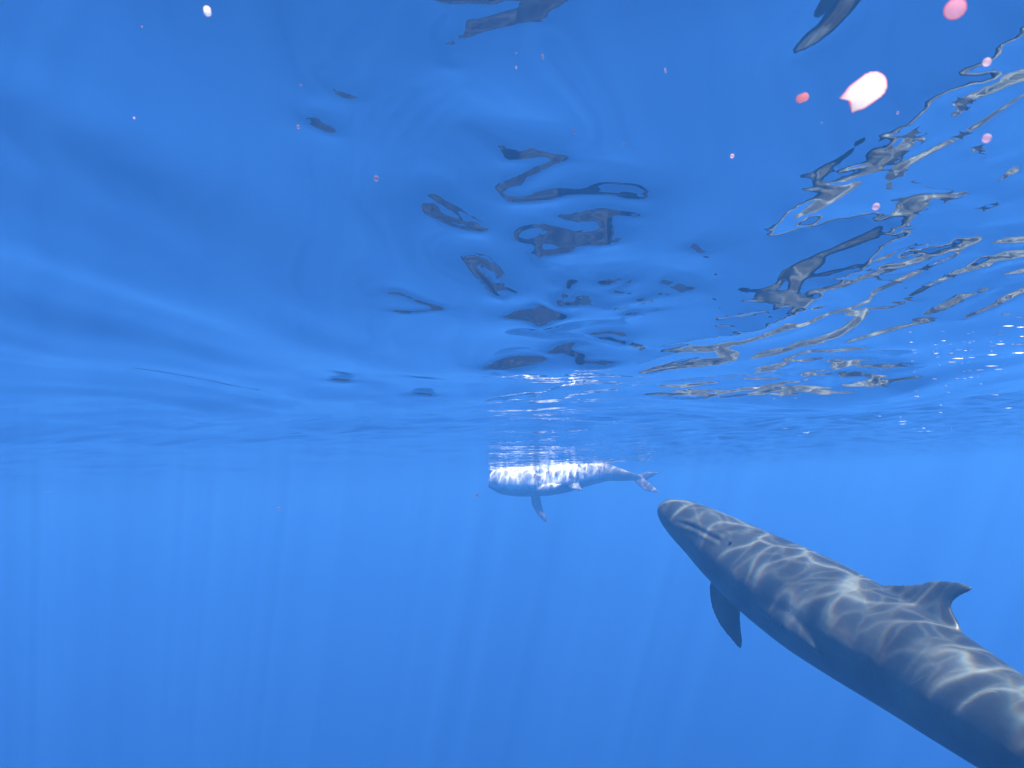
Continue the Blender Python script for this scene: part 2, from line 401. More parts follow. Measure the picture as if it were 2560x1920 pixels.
quads = np.stack([ii[:-1, :-1], ii[:-1, 1:], ii[1:, 1:], ii[1:, :-1]], -1).reshape(-1, 4)
me = bpy.data.meshes.new('water_surface')
me.vertices.add(len(co)); me.vertices.foreach_set('co', co.ravel())
me.loops.add(quads.size); me.loops.foreach_set('vertex_index', quads.ravel().astype(np.int32))
me.polygons.add(len(quads)); me.polygons.foreach_set('loop_start', np.arange(0, quads.size, 4, dtype=np.int32))
me.update(); me.validate()
me.polygons.foreach_set('use_smooth', np.ones(len(quads), bool))
water = bpy.data.objects.new('water_surface', me); COL.objects.link(water)
tag(water, kind='structure')
print('surface verts', len(co))

# water surface material: Fresnel mix of mirror and clear water; a caustic pattern coloured into the clear part stands in for focused sunlight
wm, nt = new_mat('water')
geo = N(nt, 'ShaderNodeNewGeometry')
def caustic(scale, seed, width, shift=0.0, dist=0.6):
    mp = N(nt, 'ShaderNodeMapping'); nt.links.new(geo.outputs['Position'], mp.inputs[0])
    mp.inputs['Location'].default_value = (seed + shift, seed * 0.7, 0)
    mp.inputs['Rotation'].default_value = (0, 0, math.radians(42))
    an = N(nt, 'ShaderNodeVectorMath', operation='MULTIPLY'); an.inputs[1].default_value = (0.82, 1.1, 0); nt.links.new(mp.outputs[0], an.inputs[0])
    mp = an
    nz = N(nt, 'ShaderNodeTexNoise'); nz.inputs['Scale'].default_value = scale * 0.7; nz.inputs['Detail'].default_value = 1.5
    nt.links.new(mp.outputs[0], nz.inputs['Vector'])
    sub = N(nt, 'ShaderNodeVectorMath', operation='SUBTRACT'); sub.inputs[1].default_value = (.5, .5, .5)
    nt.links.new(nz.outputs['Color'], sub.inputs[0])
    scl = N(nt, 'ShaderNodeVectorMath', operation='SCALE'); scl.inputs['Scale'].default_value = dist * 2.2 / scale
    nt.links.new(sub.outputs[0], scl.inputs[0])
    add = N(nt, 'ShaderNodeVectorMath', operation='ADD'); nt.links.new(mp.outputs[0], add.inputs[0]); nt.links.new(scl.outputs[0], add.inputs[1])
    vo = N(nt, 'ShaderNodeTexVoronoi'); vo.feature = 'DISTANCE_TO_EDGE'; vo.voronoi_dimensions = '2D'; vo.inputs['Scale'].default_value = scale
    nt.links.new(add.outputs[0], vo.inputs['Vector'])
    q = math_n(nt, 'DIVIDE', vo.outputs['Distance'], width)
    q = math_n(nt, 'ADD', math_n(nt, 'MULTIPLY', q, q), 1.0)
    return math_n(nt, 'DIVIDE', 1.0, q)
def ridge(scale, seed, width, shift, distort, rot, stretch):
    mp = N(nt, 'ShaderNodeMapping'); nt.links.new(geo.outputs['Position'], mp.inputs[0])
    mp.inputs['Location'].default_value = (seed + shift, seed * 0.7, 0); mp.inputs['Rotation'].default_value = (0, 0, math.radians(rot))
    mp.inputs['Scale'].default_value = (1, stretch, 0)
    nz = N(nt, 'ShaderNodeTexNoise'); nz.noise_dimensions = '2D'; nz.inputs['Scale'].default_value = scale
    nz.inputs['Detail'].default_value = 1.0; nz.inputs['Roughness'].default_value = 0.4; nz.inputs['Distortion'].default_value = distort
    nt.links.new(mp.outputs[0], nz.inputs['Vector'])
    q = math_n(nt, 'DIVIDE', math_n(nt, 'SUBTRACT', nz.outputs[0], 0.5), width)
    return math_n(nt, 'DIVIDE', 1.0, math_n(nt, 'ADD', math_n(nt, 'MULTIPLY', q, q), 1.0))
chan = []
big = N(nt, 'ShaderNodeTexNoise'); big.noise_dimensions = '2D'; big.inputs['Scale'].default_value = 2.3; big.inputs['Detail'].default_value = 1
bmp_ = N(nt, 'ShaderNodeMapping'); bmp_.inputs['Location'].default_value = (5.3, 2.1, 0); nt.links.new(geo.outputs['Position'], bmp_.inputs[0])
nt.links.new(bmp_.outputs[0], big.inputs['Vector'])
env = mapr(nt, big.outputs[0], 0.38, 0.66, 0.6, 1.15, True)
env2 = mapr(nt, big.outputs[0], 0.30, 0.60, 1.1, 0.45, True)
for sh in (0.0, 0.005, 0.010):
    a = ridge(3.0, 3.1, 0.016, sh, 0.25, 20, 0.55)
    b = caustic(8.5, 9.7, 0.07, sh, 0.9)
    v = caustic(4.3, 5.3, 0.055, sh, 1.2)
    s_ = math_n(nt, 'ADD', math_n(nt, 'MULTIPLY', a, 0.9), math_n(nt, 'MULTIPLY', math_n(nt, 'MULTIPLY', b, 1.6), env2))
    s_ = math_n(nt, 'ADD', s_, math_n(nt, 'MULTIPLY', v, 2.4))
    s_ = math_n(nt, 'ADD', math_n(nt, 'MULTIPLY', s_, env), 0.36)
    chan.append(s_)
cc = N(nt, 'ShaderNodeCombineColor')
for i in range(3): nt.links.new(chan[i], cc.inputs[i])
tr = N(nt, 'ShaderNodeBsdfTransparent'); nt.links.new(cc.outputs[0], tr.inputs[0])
gl = N(nt, 'ShaderNodeBsdfGlossy'); gl.inputs['Roughness'].default_value = 0.012; gl.inputs['Color'].default_value = (1, 1, 1, 1)
# fine ripples
rp = N(nt, 'ShaderNodeMapping'); rp.inputs['Rotation'].default_value = (0, 0, math.radians(-22)); rp.inputs['Scale'].default_value = (0.45, 1.0, 1.0)
nt.links.new(geo.outputs['Position'], rp.inputs[0])
r1 = N(nt, 'ShaderNodeTexNoise'); r1.inputs['Scale'].default_value = 7.0; r1.inputs['Detail'].default_value = 2.0; r1.inputs['Roughness'].default_value = 0.5
nt.links.new(rp.outputs[0], r1.inputs['Vector'])
sep = N(nt, 'ShaderNodeSeparateXYZ'); nt.links.new(geo.outputs['Position'], sep.inputs[0])
fy = mapr(nt, sep.outputs['Y'], 2.2, 6.0, 0.0, 1.0, True)
fx = mapr(nt, sep.outputs['X'], 0.9, 2.4, 0.42, 1.7, True)
bp = N(nt, 'ShaderNodeBump'); bp.inputs['Distance'].default_value = 0.07
nt.links.new(math_n(nt, 'MULTIPLY', math_n(nt, 'MULTIPLY', fy, fx), 0.55), bp.inputs['Strength'])
nt.links.new(r1.outputs[0], bp.inputs['Height'])
nt.links.new(bp.outputs[0], gl.inputs['Normal'])
fr = N(nt, 'ShaderNodeFresnel'); fr.inputs['IOR'].default_value = 1.333
nt.links.new(bp.outputs[0], fr.inputs['Normal'])
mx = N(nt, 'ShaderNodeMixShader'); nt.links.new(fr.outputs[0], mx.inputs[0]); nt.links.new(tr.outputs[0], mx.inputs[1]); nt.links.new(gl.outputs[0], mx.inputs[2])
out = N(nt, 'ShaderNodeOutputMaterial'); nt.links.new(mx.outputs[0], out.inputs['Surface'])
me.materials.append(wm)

# deep sea floor, lost in the blue
fm, nt = new_mat('sea_floor')
pb = N(nt, 'ShaderNodeBsdfDiffuse'); pb.inputs['Color'].default_value = (.05, .06, .07, 1)
o_ = N(nt, 'ShaderNodeOutputMaterial'); nt.links.new(pb.outputs[0], o_.inputs[0])
bm = bmesh.new(); bmesh.ops.create_grid(bm, x_segments=40, y_segments=40, size=150)
for v in bm.verts: v.co.z = -80 + 3 * mnoise.noise(v.co * 0.02)
me2 = bpy.data.meshes.new('sea_floor'); bm.to_mesh(me2); bm.free(); me2.materials.append(fm)
fl = bpy.data.objects.new('sea_floor', me2); COL.objects.link(fl); tag(fl, kind='structure')

# the blue water itself: one closed box with an even volume
hm, nt = new_mat('water_haze')
pv = N(nt, 'ShaderNodeVolumePrincipled')
pv.inputs['Color'].default_value = (0.085, 0.345, 0.86, 1)
pv.inputs['Absorption Color'].default_value = (0, 0, 0, 1)
pv.inputs['Density'].default_value = 0.072
pv.inputs['Anisotropy'].default_value = 0.30
o_ = N(nt, 'ShaderNodeOutputMaterial'); nt.links.new(pv.outputs[0], o_.inputs['Volume'])
bm = bmesh.new(); bmesh.ops.create_cube(bm, size=1.0)
for v in bm.verts: v.co = Vector((v.co.x * 330, v.co.y * 330, (-86 if v.co.z < 0 else 0.9)))
me3 = bpy.data.meshes.new('haze'); bm.to_mesh(me3); bm.free(); me3.materials.append(hm)
hz = bpy.data.objects.new('haze', me3); COL.objects.link(hz); tag(hz, kind='stuff')

# ------------------------------------------------------------------ whales: meshes
def frames(rows, up, n=8):
    P = crom(rows, n); c = P[:, :3]
    t = np.gradient(c, axis=0); t /= np.linalg.norm(t, axis=1)[:, None]      # towards the tail
    u = up[None] - (t @ up)[:, None] * t; u /= np.linalg.norm(u, axis=1)[:, None]
    s = np.cross(t, u)                                                       # sideways
    arc = np.concatenate([[0], np.cumsum(np.linalg.norm(np.diff(c, axis=0), axis=1))])
    return c, t, u, s, P[:, 3], P[:, 4], arc

def loft(bm, rings, cap=True):
    vr = [[bm.verts.new(p) for p in r] for r in rings]
    n = len(vr[0])
    for a, b in zip(vr[:-1], vr[1:]):
        for i in range(n): bm.faces.new((a[i], a[(i + 1) % n], b[(i + 1) % n], b[i]))
    if cap:
        bm.faces.new(vr[0][::-1]); bm.faces.new(vr[-1])

def blade(bm, secs, nsec=20):
    """secs: centre, chord vector (half), thickness vector (half)"""
    Cn = crom([np.concatenate(s) for s in secs], 6)
    rings = []
    for q in Cn:
        c, ch, th = q[:3], q[3:6], q[6:9]
        ring = []
        for k in range(nsec):
            a = 2 * math.pi * k / nsec
            x = math.cos(a); y = math.sin(a) * (0.35 + 0.65 * (0.5 + 0.5 * math.cos(a)) ** 0.5 if True else 1)
            ring.append(Vector(c + ch * x + th * y))
        rings.append(ring)
    loft(bm, rings)

def whale(name, rows, up, voxel, fins, mat, mouth=None, smooth=6):
    c, t, u, s, rh, rw, arc = frames(rows, up)
    bm = bmesh.new(); NS = 40
    rings = []
    for i in range(len(c)):
        ring = []
        for k in range(NS):
            a = 2 * math.pi * k / NS
            ca, sa = math.cos(a), math.sin(a)
            # slightly narrower keel on top, fuller cheeks and belly
            e = 1.0 + 0.03 * (-ca) * abs(ca)
            ring.append(Vector(c[i] + u[i] * rh[i] * ca * e + s[i] * rw[i] * sa * (1 - 0.06 * max(ca, 0) ** 2)))
        rings.append(ring)
    tip0 = Vector(c[0] - t[0] * rh[0] * 0.55)
    loft(bm, rings, cap=True)
    L = arc[-1]
    def fr(f, j=None):
        a = f * L; j = int(np.searchsorted(arc, a)) if j is None else j; j = min(max(j, 0), len(c) - 1)
        return c[j], t[j], u[j], s[j], rh[j], rw[j]
    for fin in fins(fr): blade(bm, fin)
    bmesh.ops.recalc_face_normals(bm, faces=bm.faces)
    me = bpy.data.meshes.new(name); bm.to_mesh(me); bm.free()
    o = bpy.data.objects.new(name, me); COL.objects.link(o)
    rm = o.modifiers.new('r', 'REMESH'); rm.mode = 'VOXEL'; rm.voxel_size = voxel; rm.use_smooth_shade = True
    sm = o.modifiers.new('s', 'SMOOTH'); sm.factor = 0.5; sm.iterations = smooth
    dg = bpy.context.evaluated_depsgraph_get(); me2 = bpy.data.meshes.new_from_object(o.evaluated_get(dg))
    o.modifiers.clear(); o.data = me2; bpy.data.meshes.remove(me); me2.name = name
    n = len(me2.vertices); co = np.empty(n * 3, np.float32); me2.vertices.foreach_get('co', co); co = co.reshape(-1, 3)
    nor = np.empty(n * 3, np.float32); me2.vertices.foreach_get('normal', nor); nor = nor.reshape(-1, 3)
    # mouth crease
    md = np.zeros(n)
    if mouth is not None:
        M = crom(mouth(fr), 8)
        d = np.full(n, 9.0); uu = np.zeros(n)
        for k, (a, b) in enumerate(zip(M[:-1], M[1:])):
            ab = b - a; tt = np.clip(((co - a) @ ab) / (ab @ ab), 0, 1)
            dk = np.linalg.norm(co - a - tt[:, None] * ab, axis=1); w_ = dk < d
            d = np.where(w_, dk, d); uu = np.where(w_, (k + tt) / (len(M) - 1), uu)
        ramp = np.clip(np.minimum(uu * 3.0, (1 - uu) * 5.0), 0, 1)
        co = co - nor * (ramp * (0.024 * np.exp(-(d / 0.0115) ** 2) - 0.005 * np.exp(-((d - 0.026) / 0.012) ** 2)))[:, None]
        md = ramp * np.exp(-(d / 0.011) ** 2)
    me2.vertices.foreach_set('co', co.ravel().astype(np.float32))
    # belly/back coordinate and length coordinate
    seg = np.argmin(((co[:, None, :] - c[None, ::3, :]) ** 2).sum(-1), axis=1) * 3
    rel = co - c[seg]
    v = (rel * u[seg]).sum(1) / np.maximum(np.linalg.norm(rel, axis=1), 1e-4)
    rr = np.linalg.norm(rel, axis=1) / np.maximum(np.maximum(rh[seg], rw[seg]), 0.02)
    for nm, val in (('back', v), ('along', arc[seg] / L), ('mouth', md), ('fin', np.clip((rr - 1.12) / 0.25, 0, 1))):
        at_ = me2.attributes.new(nm, 'FLOAT', 'POINT'); at_.data.foreach_set('value', val.astype(np.float32))
    me2.polygons.foreach_set('use_smooth', np.ones(len(me2.polygons), bool))
    me2.materials.clear(); me2.materials.append(mat)
    me2.update()
    print(name, 'verts', n, 'length', L)
    return o, fr

def skin(name, back_col, belly_col, scars=0.5, split=(-0.5, -0.1), tail_col=None, rough=0.42, mottle=0.0, spec=0.25):
    m, nt = new_mat(name)
    at1 = N(nt, 'ShaderNodeAttribute', attribute_name='back'); at2 = N(nt, 'ShaderNodeAttribute', attribute_name='along')
    tc = N(nt, 'ShaderNodeTexCoord')
    n1 = N(nt, 'ShaderNodeTexNoise'); n1.inputs['Scale'].default_value = 5; n1.inputs['Detail'].default_value = 5
    nt.links.new(tc.outputs['Object'], n1.inputs['Vector'])
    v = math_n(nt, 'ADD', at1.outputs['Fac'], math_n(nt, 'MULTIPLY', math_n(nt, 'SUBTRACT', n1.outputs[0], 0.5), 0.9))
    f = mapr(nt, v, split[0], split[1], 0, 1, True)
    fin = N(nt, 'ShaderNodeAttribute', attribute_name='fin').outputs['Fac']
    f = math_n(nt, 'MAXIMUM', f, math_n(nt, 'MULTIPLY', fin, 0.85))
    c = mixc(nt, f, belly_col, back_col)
    if tail_col: 
        c = mixc(nt, mapr(nt, math_n(nt, 'ADD', at2.outputs['Fac'], math_n(nt, 'MULTIPLY', math_n(nt, 'SUBTRACT', n1.outputs[0], .5), 0.25)), 0.62, 0.86, 0, 1, True), c, tail_col)
    n2 = N(nt, 'ShaderNodeTexNoise'); n2.inputs['Scale'].default_value = 22; n2.inputs['Detail'].default_value = 4
    nt.links.new(tc.outputs['Object'], n2.inputs['Vector'])
    br = N(nt, 'ShaderNodeHueSaturation'); nt.links.new(c, br.inputs['Color']); nt.links.new(mapr(nt, n1.outputs[0], .3, .7, .62, 1.4), br.inputs['Value'])
    c = br.outputs[0]
    # healed scratches: thin pale lines in several directions
    for k, (rot, sc, st) in enumerate((((.3, .5, .6), 3.2, 9), ((1.2, .2, 2.0), 4.1, 12), ((.6, 1.4, .1), 5.3, 8))):
        mp = N(nt, 'ShaderNodeMapping'); mp.inputs['Rotation'].default_value = rot; mp.inputs['Scale'].default_value = (1, 1.0, 1)
        nt.links.new(tc.outputs['Object'], mp.inputs[0])
        nn = N(nt, 'ShaderNodeTexNoise'); nn.inputs['Scale'].default_value = sc; nn.inputs['Detail'].default_value = 0.6; nn.inputs['Distortion'].default_value = 0.4
        nt.links.new(mp.outputs[0], nn.inputs['Vector'])
        d = math_n(nt, 'ABSOLUTE', math_n(nt, 'SUBTRACT', nn.outputs[0], 0.5))
        line = mapr(nt, d, 0.0, 0.0028, 1, 0)
        br2 = N(nt, 'ShaderNodeTexNoise'); br2.inputs['Scale'].default_value = 4 + k
        nt.links.new(tc.outputs['Object'], br2.inputs['Vector'])
        line = math_n(nt, 'MULTIPLY', line, mapr(nt, br2.outputs[0], 0.5, 0.6, 0, scars))
        c = mixc(nt, line, c, (0.34, 0.36, 0.38))
    if mottle:
        mp = N(nt, 'ShaderNodeMapping'); mp.inputs['Scale'].default_value = (1.6, 1, 0.7); nt.links.new(tc.outputs['Object'], mp.inputs[0])
        nm = N(nt, 'ShaderNodeTexNoise'); nm.inputs['Scale'].default_value = 9; nm.inputs['Detail'].default_value = 6; nm.inputs['Roughness'].default_value = .7
        nt.links.new(mp.outputs[0], nm.inputs['Vector'])
        mid = math_n(nt, 'MULTIPLY', mapr(nt, at2.outputs['Fac'], .22, .32, 0, 1, True), mottle)
        c = mixc(nt, math_n(nt, 'MULTIPLY', mapr(nt, nm.outputs[0], .50, .60, 0, 1, True), mid), c, (.13, .12, .13))
    lip = N(nt, 'ShaderNodeAttribute', attribute_name='mouth').outputs['Fac']
    c = mixc(nt, math_n(nt, 'MULTIPLY', lip, 0.9), c, (.008, .009, .01))
    p = N(nt, 'ShaderNodeBsdfPrincipled'); nt.links.new(c, p.inputs['Base Color']); p.inputs['Roughness'].default_value = rough
    p.inputs['Specular IOR Level'].default_value = spec
    bp = N(nt, 'ShaderNodeBump'); bp.inputs['Distance'].default_value = 0.004; bp.inputs['Strength'].default_value = 0.5
    nt.links.new(n2.outputs[0], bp.inputs['Height']); nt.links.new(bp.outputs[0], p.inputs['Normal'])
    o_ = N(nt, 'ShaderNodeOutputMaterial'); nt.links.new(p.outputs[0], o_.inputs[0])
    return m

skin_dark = skin('dark_skin', (.044, .053, .052), (.045, .055, .062), 0.22, (-0.9, -0.4))
skin_black = skin('black_skin', (.010, .012, .014), (.014, .017, .02), 0.0, (-0.9, -0.4), rough=0.9, spec=0.02)
skin_pale = skin('pale_skin', (.035, .038, .045), (.82, .82, .81), 0.2, (-0.42, 0.02), (.10, .09, .09), rough=0.5, mottle=0.9)  # back tone deepened so the colour also carries the underside's shade

def V(p): return np.array(p, float)

# --- near whale
def near_fins(fr):
    out = []
    P = crom(near_rows, 8); q = [(Vector(p[:3]) - at(2243, 1632, 3.74)).length for p in P]
    c, t, u, s, rh, rw = fr(0.5, int(np.argmin(q)))
    b = c + u * rh * 0.97
    out.append([(b + u * hh + t * ct, t * hc, s * th) for hh, ct, hc, th in
                ((-.09, 0, .30, .05), (0, -.01, .235, .034), (.05, .015, .145, .022), (.09, .06, .10, .016), (.125, .105, .085, .015), (.148, .145, .068, .013), (.160, .170, .045, .011), (.166, .18, .015, .006))])
    # far-side flipper hanging below the chest
    pts = [(1818, 1430, 4.56, 40), (1812, 1478, 4.58, 37), (1816, 1520, 4.58, 33), (1826, 1562, 4.57, 24), (1841, 1596, 4.56, 14), (1850, 1620, 4.55, 5)]
    chd = np.array((rgt * 0.97 + upv * 0.12).normalized()); thd = np.array(fwd) * 0.95 + np.array(upv) * 0.2
    out.append([(V(at(x, y, D)), chd * w * D / F, thd * 0.036 * (w / 40) ** .5) for x, y, D, w in pts])
    # near-side flipper trailing along the flank, seen almost edge-on
    pts = [(1850, 1440, 4.20, 30), (1862, 1456, 4.11, 32), (1892, 1490, 4.03, 31), (1935, 1532, 3.93, 26), (1978, 1570, 3.83, 19), (2016, 1603, 3.78, 12), (2048, 1630, 3.76, 4)]
    chd = np.array((rgt * 0.42 + upv * 0.62 - fwd * .62).normalized()); thd = np.array((-fwd * .75 - upv * .45 - rgt * .3).normalized())
    out.append([(V(at(x, y, D)), chd * w * D / F, thd * (0.016 + 0.012 * (w / 30))) for x, y, D, w in pts])
    # flukes
    c, t, u, s, rh, rw = fr(0.985)
    for sg in (-1, 1):
        out.append([(c - s * sg * 0.02 + t * 0.0, t * 0.13, u * 0.035), (c + s * sg * 0.10 + t * 0.05, t * 0.14, u * 0.022), (c + s * sg * 0.25 + t * 0.12, t * 0.10, u * 0.015),
                    (c + s * sg * 0.40 + t * 0.22, t * 0.05, u * 0.008), (c + s * sg * 0.46 + t * 0.28, t * 0.015, u * 0.004)])
    return out
def surf_pt(x, y, c, r):
    """first point of the viewing ray within r of c"""
    d = (at(x, y, 1) - CAM); o = CAM - Vector(c); b = o.dot(d); q = b * b - (o.dot(o) - r * r)
    tt = -b - math.sqrt(max(q, 0)); return V(CAM + d * tt)
def near_mouth(fr):
    P = crom(near_rows, 10)
    out = []
    for x, y in ((1684, 1304), (1705, 1308), (1728, 1315), (1752, 1326), (1775, 1338), (1792, 1346), (1803, 1356)):
        best = None
        d = V(at(x, y, 1) - CAM)
        for q in P:
            o = V(CAM) - q[:3]; b = o @ d; dd = b * b - (o @ o - (q[3]) ** 2)
            if dd > 0:
                tt = -b - math.sqrt(dd)
                if best is None or tt < best: best = tt
        out.append(V(CAM) + d * (best or 4.5))
    return out
w1, fr1 = whale('whale', near_rows, near_up, 0.0082, near_fins, skin_dark, near_mouth, 9)
tag(w1, 'large dark grey whale rising from the lower right, sunlight ripples on its back', 'whale')

# --- far pale whale at the surface, rolled belly-up
def far_fins(fr):
    out = []
    pts = [(1338, 1236, 13.72, 12), (1340, 1252, 13.70, 13), (1346, 1272, 13.66, 11), (1356, 1291, 13.62, 8), (1367, 1304, 13.6, 5), (1376, 1311, 13.6, 2)]
    chd = np.array((rgt * 0.9 + upv * 0.4).normalized())
    out.append([(V(at(x, y, D)), chd * w * D / F, V(fwd) * 0.03 * (w / 12)) for x, y, D, w in pts])
    pts = [(1340, 1222, 13.55, 7), (1362, 1222, 13.48, 9), (1385, 1218, 13.44, 8), (1402, 1213, 13.42, 4)]
    out.append([(V(at(x, y, D)), V(upv + rgt * .2) * w * D / F, V(-fwd) * 0.03 * (w / 9)) for x, y, D, w in pts])
    pts = [(1432, 1212, 13.52, 16), (1440, 1219, 13.44, 12), (1450, 1225, 13.40, 7), (1461, 1230, 13.38, 2)]
    out.append([(V(at(x, y, D)), V(rgt * .93 + upv * 0.35) * w * D / F, V(-fwd * .8 + upv * .5) * 0.025 * (w / 14)) for x, y, D, w in pts])
    pts = [(1590, 1197, 13.6, 9), (1608, 1192, 13.6, 11), (1626, 1186, 13.6, 8), (1645, 1182, 13.6, 3), (1656, 1181, 13.6, 1)]
    out.append([(V(at(x, y, D)), V(rgt * .45 - upv * 0.9) * w * D / F, V(fwd * .9) * 0.02 * (w / 9 + .2)) for x, y, D, w in pts])
    pts = [(1592, 1198, 13.6, 10), (1606, 1208, 13.55, 13), (1622, 1220, 13.5, 12), (1638, 1228, 13.46, 7), (1649, 1233, 13.44, 2)]
    out.append([(V(at(x, y, D)), V(rgt * .75 + upv * 0.6) * w * D / F, V(fwd * .9) * 0.02 * (w / 9 + .2)) for x, y, D, w in pts])
    return out
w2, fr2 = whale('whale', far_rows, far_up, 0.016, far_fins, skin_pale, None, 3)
tag(w2, 'small distant whale with bright white belly and forked tail, rolled over just under the surface', 'whale')

# --- a third whale added out of view below, to give the surface dark reflections
def deep_fins(fr):
    out = []
    c, t, u, s, rh, rw = fr(0.42)
    b = c + u * rh * 0.8
    out.append([(b - u * 0.06, t * 0.24, s * 0.045), (b + u * 0.05, t * 0.19, s * 0.03), (b + u * 0.18 + t * 0.08, t * 0.12, s * 0.02), (b + u * 0.30 + t * 0.18, t * 0.06, s * 0.01), (b + u * 0.34 + t * 0.26, t * 0.02, s * 0.005)])
    for sg in (-1, 1):
        c, t, u, s, rh, rw = fr(0.22)
        b = c + s * sg * rw * 0.8 - u * 0.12
        out.append([(b, t * 0.10, u * 0.04), (b + s * sg * 0.15 + t * 0.08 - u * .05, t * 0.085, u * 0.025), (b + s * sg * 0.32 + t * 0.22 - u * .1, t * 0.055, u * 0.015), (b + s * sg * 0.42 + t * 0.36 - u * .14, t * 0.02, u * 0.006)])
        c, t, u, s, rh, rw = fr(0.985)
        out.append([(c - s * sg * 0.02, t * 0.13, u * 0.035), (c + s * sg * 0.14 + t * 0.05, t * 0.14, u * 0.022), (c + s * sg * 0.32 + t * 0.14, t * 0.09, u * 0.014), (c + s * sg * 0.50 + t * 0.28, t * 0.02, u * 0.005)])
    return out
w3, fr3 = whale('whale', deep_rows, np.array([0., 0., 1.]), 0.018, deep_fins, skin_black, None, 4)
tag(w3, 'added dark whale deep below the others, seen only as curled dark reflections overhead', 'whale')

# ------------------------------------------------------------------ eye of the near whale
def eye():
    p = None
    P = crom(near_rows, 10); d = V(at(1826, 1356, 1) - CAM)
    for q in P:
        o = V(CAM) - q[:3]; b = o @ d; dd = b * b - (o @ o - q[3] ** 2)
        if dd > 0 and (p is None or -b - math.sqrt(dd) < p): p = -b - math.sqrt(dd)
    m, nt = new_mat('eye'); pb = N(nt, 'ShaderNodeBsdfPrincipled'); pb.inputs['Base Color'].default_value = (.01, .01, .012, 1); pb.inputs['Roughness'].default_value = .1
    o_ = N(nt, 'ShaderNodeOutputMaterial'); nt.links.new(pb.outputs[0], o_.inputs[0])
    bm = bmesh.new(); bmesh.ops.create_uvsphere(bm, u_segments=16, v_segments=10, radius=0.009)
    me = bpy.data.meshes.new('eye'); bm.to_mesh(me); bm.free(); me.materials.append(m)
    me.polygons.foreach_set('use_smooth', np.ones(len(me.polygons), bool))
    o = bpy.data.objects.new('eye', me); COL.objects.link(o); o.location = Vector(V(CAM) + d * (p + 0.004)); o.parent = w1
eye()

# ------------------------------------------------------------------ drifting specks close to the camera, and sun glimpses built as pale capsules
def glint_speck_mat(name, core, rim, edge=0.35, clear=0.0):
    m, nt = new_mat(name)
    lw = N(nt, 'ShaderNodeLayerWeight'); lw.inputs['Blend'].default_value = 0.4
    c = mixc(nt, mapr(nt, lw.outputs['Facing'], edge, 0.95, 0, 1, True), core, rim)
    df = N(nt, 'ShaderNodeBsdfDiffuse'); tl = N(nt, 'ShaderNodeBsdfTranslucent')
    nt.links.new(c, df.inputs[0]); nt.links.new(c, tl.inputs[0])
    mx = N(nt, 'ShaderNodeMixShader'); mx.inputs[0].default_value = 0.96
    nt.links.new(df.outputs[0], mx.inputs[1]); nt.links.new(tl.outputs[0], mx.inputs[2])
    last = mx.outputs[0]
    if clear:
        tp = N(nt, 'ShaderNodeBsdfTransparent'); m2 = N(nt, 'ShaderNodeMixShader'); m2.inputs[0].default_value = clear
        nt.links.new(last, m2.inputs[1]); nt.links.new(tp.outputs[0], m2.inputs[2]); last = m2.outputs[0]
    o_ = N(nt, 'ShaderNodeOutputMaterial'); nt.links.new(last, o_.inputs[0]); return m
bright = glint_speck_mat('glint_speck_white', (.97, .95, .93), (.95, .12, .14), edge=0.15)  # white core and red rim put the sun's glare and fringe into colour
pink = glint_speck_mat('glint_pink', (.97, .56, .56), (.95, .25, .28))
dust = glint_speck_mat('dust', (.55, .40, .46), (.5, .3, .38), clear=0.55)
blush = glint_speck_mat('glint_blush', (.97, .66, .72), (.95, .14, .16), edge=0.1)
faint = glint_speck_mat('speck_faint', (.75, .5, .55), (.6, .35, .4), clear=0.6)

def capsule(name, x0, y0, x1, y1, wpx, D, mat, notch=0.0, ridges=0, flat=0.7):
    a, b = V(at(x0, y0, D)), V(at(x1, y1, D)); R = wpx * 0.5 * D / F
    ax = b - a; L = np.linalg.norm(ax); ax /= L
    sd = np.cross(ax, V(fwd)); sd /= np.linalg.norm(sd); th = np.cross(sd, ax)
    R = min(R, L / 2.01); cen = (a + b) / 2
    bm = bmesh.new(); rings = []; n = 28; M = 30
    for i in range(M + 1):
        t = i / M
        z = -L / 2 + L * (0.5 - 0.5 * math.cos(math.pi * t))
        q = min(z + L / 2, L / 2 - z); r = R if q >= R else math.sqrt(max(R * R - (R - q) ** 2, (R * 0.08) ** 2))
        if notch and z < 0: r = max(r, R * (0.72 + 0.28 * min(1, q / R)) if i > 0 else R * 0.68)
        if ridges and z > L / 2 - R: r *= 1 + 0.035 * math.sin((z - L / 2 + R) / R * 2 * math.pi * ridges)
        ring = []
        for k in range(n):
            an = 2 * math.pi * k / n; cx, sx_ = math.cos(an), math.sin(an)
            zz = z
            if notch and z < 0: zz = z + notch * R * (1 - abs(cx) ** 1.4) * (-z / (L / 2)) ** 3 - notch * 0.35 * R * max(0, cx) * (-z / (L / 2)) ** 3
            ring.append(Vector(ax * zz + sd * r * cx + th * r * flat * sx_))
        rings.append(ring)
    loft(bm, rings); bmesh.ops.recalc_face_normals(bm, faces=bm.faces)
    me = bpy.data.meshes.new(name); bm.to_mesh(me); bm.free(); me.materials.append(mat)
    me.polygons.foreach_set('use_smooth', np.ones(len(me.polygons), bool))
    o = bpy.data.objects.new(name, me); COL.objects.link(o); o.location = Vector(cen); return o

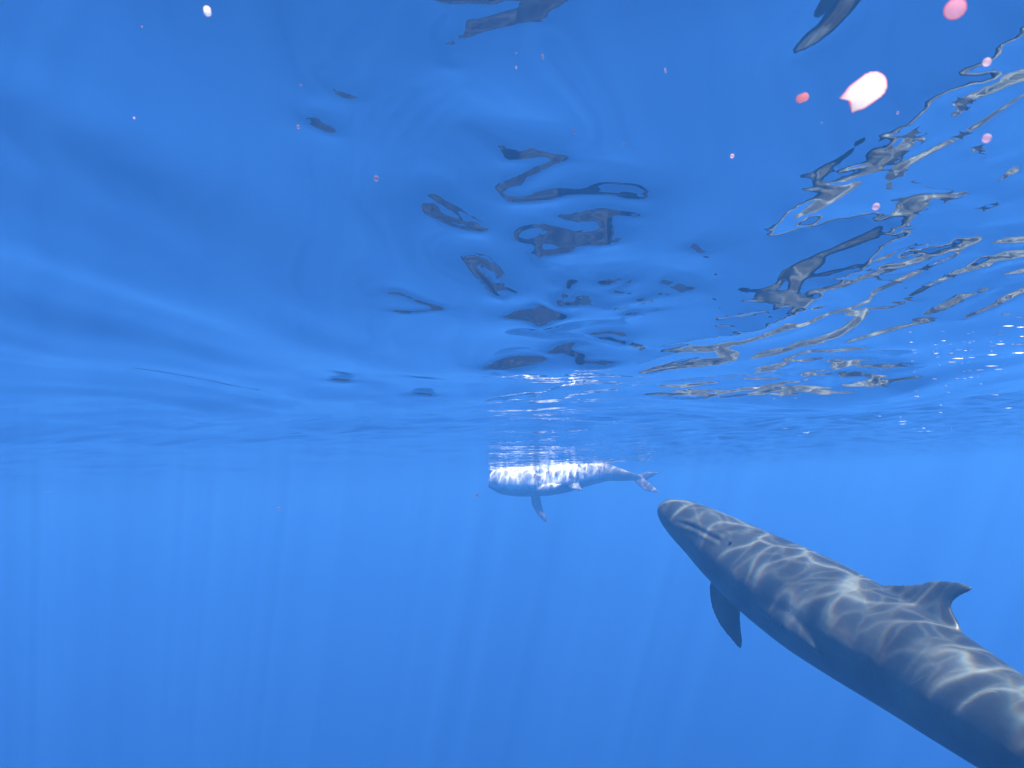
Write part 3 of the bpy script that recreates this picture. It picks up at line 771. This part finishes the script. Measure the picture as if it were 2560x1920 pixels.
tag(capsule('glint_speck', 2116, 262, 2213, 192, 58, 0.46, bright, notch=0.36, ridges=3), 'largest white glimpse of the sun, built as a capsule with a notched pink end', 'glint')  # first three: glimpses of the sun, built as solid capsules
tag(capsule('glint_speck', 2360, 38, 2416, 6, 38, 0.46, blush, ridges=3), 'pale pink oval glimpse of the sun near the top right corner', 'glint')
tag(capsule('glint_speck', 1990, 251, 2022, 238, 18, 0.5, pink), 'small salmon pink glimpse of the sun left of the large notched one', 'glint')
tag(capsule('glint_speck', 515, 14, 522, 42, 15, 0.5, bright), 'small white and orange drifting speck near the top left edge', 'speck')
tag(capsule('drifting_speck', 938, 439, 943, 453, 12, 0.7, faint), 'round pink speck drifting left of the dark looped reflections', 'speck')
tag(capsule('drifting_speck', 1828, 395, 1833, 385, 9, 0.7, faint), 'pale speck below the salmon pink sun glimpse', 'speck')
tag(capsule('drifting_speck', 2460, 165, 2475, 145, 20, 0.5, faint), 'upper faint pinkish speck near the right edge, left of a long dark reflection', 'speck')
tag(capsule('drifting_speck', 2458, 355, 2476, 336, 20, 0.5, faint), 'lower faint pinkish speck near the right edge', 'speck')
tag(capsule('drifting_speck', 2182, 523, 2198, 510, 14, 0.6, faint), 'faint mauve speck among the dark streaks on the right', 'speck')
for x, y, dx, dy, w_, D, lab in [
        (745, 312, 1, 10, 6, .9, 'tiny pale streak beside the short dark reflection at the upper left'), (335, 292, 1, 6, 5, .9, 'tiny pale speck alone in the smooth upper left of the surface'),
        (1188, 1238, 8, 1, 8, 1.2, 'small reddish speck just left of the white whale'), (695, 1270, 5, 5, 6, 1.2, 'faint speck in open blue water far left of the white whale'),
        (1356, 135, 2, 13, 4, .7, 'tiny upright streak just below the topmost dark reflection'), (1662, 170, 3, 12, 4, .7, 'tiny pink upright streak between the topmost reflection and the salmon pink sun glimpse'),
        (1290, 165, 1, 7, 4, .8, 'tiny dot lower left of the topmost dark reflection'), (1436, 325, 1, 8, 4, .8, 'tiny dot just above the zigzag dark reflection'),
        (1560, 356, 1, 7, 3, .8, 'tiny dot right of the zigzag dark reflection'), (2052, 305, 4, 3, 5, .8, 'tiny dot under the gap between the salmon and the notched sun glimpse'),
        (2243, 278, 3, 7, 6, .8, 'tiny pale dot just right of and below the large notched sun glimpse'), (2316, 611, 4, 3, 5, .9, 'tiny pale dot between long grey streaks on the right')]:
    tag(capsule('drifting_speck', x, y, x + dx, y + dy, w_, D, faint if w_ > 5 else dust), lab, 'speck', 'tiny specks drifting in the water')

# ------------------------------------------------------------------ surface glints on the right, built as thin pale flecks
def surface_at(px, py):
    """point of the sea surface seen at a photo pixel"""
    d = at(px, py, 1) - CAM
    t = DEPTH / max(d.z, 0.004)
    for _ in range(6):
        p = CAM + d * t
        ix = min(max(int(np.searchsorted(xs, p.x)), 1), nxv - 1); iy = min(max(int(np.searchsorted(ys, p.y)), 1), nyv - 1)
        zz = float(MZ[iy, ix] + MZ[iy - 1, ix - 1]) / 2
        t = (DEPTH + zz - 0.012) / max(d.z, 0.004)
    return CAM + d * t
fr_ = random.Random(11)
bm = bmesh.new()
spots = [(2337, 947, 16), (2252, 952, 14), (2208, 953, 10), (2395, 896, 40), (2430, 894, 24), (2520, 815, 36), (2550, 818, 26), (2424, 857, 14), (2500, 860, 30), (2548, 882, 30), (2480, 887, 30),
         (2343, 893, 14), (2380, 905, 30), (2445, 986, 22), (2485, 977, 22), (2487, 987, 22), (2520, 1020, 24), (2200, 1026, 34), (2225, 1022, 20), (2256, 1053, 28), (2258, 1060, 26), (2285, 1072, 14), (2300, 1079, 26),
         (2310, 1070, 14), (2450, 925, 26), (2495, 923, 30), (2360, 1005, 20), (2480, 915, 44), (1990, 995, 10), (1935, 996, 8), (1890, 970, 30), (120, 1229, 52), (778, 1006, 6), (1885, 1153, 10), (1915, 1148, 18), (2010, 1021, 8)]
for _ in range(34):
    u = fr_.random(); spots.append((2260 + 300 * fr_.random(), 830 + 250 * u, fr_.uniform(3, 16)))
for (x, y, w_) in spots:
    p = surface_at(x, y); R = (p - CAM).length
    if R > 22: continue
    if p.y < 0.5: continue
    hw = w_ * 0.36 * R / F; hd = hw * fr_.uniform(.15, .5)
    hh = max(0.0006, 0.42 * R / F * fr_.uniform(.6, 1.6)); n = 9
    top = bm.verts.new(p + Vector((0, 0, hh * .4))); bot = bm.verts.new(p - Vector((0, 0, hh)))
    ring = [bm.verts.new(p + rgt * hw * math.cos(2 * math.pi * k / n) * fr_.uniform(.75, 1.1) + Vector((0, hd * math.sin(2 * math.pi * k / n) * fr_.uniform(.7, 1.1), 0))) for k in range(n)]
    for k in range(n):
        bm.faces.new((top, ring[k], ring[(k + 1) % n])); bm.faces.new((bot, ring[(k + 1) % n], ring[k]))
me4 = bpy.data.meshes.new('glint_flecks'); bm.to_mesh(me4); bm.free()
me4.materials.append(glint_speck_mat('glint_pale', (.95, .93, .88), (.95, .85, .75), clear=0.25))
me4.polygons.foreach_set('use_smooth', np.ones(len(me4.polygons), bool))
ff = bpy.data.objects.new('glint_flecks', me4); COL.objects.link(ff); tag(ff, kind='stuff')
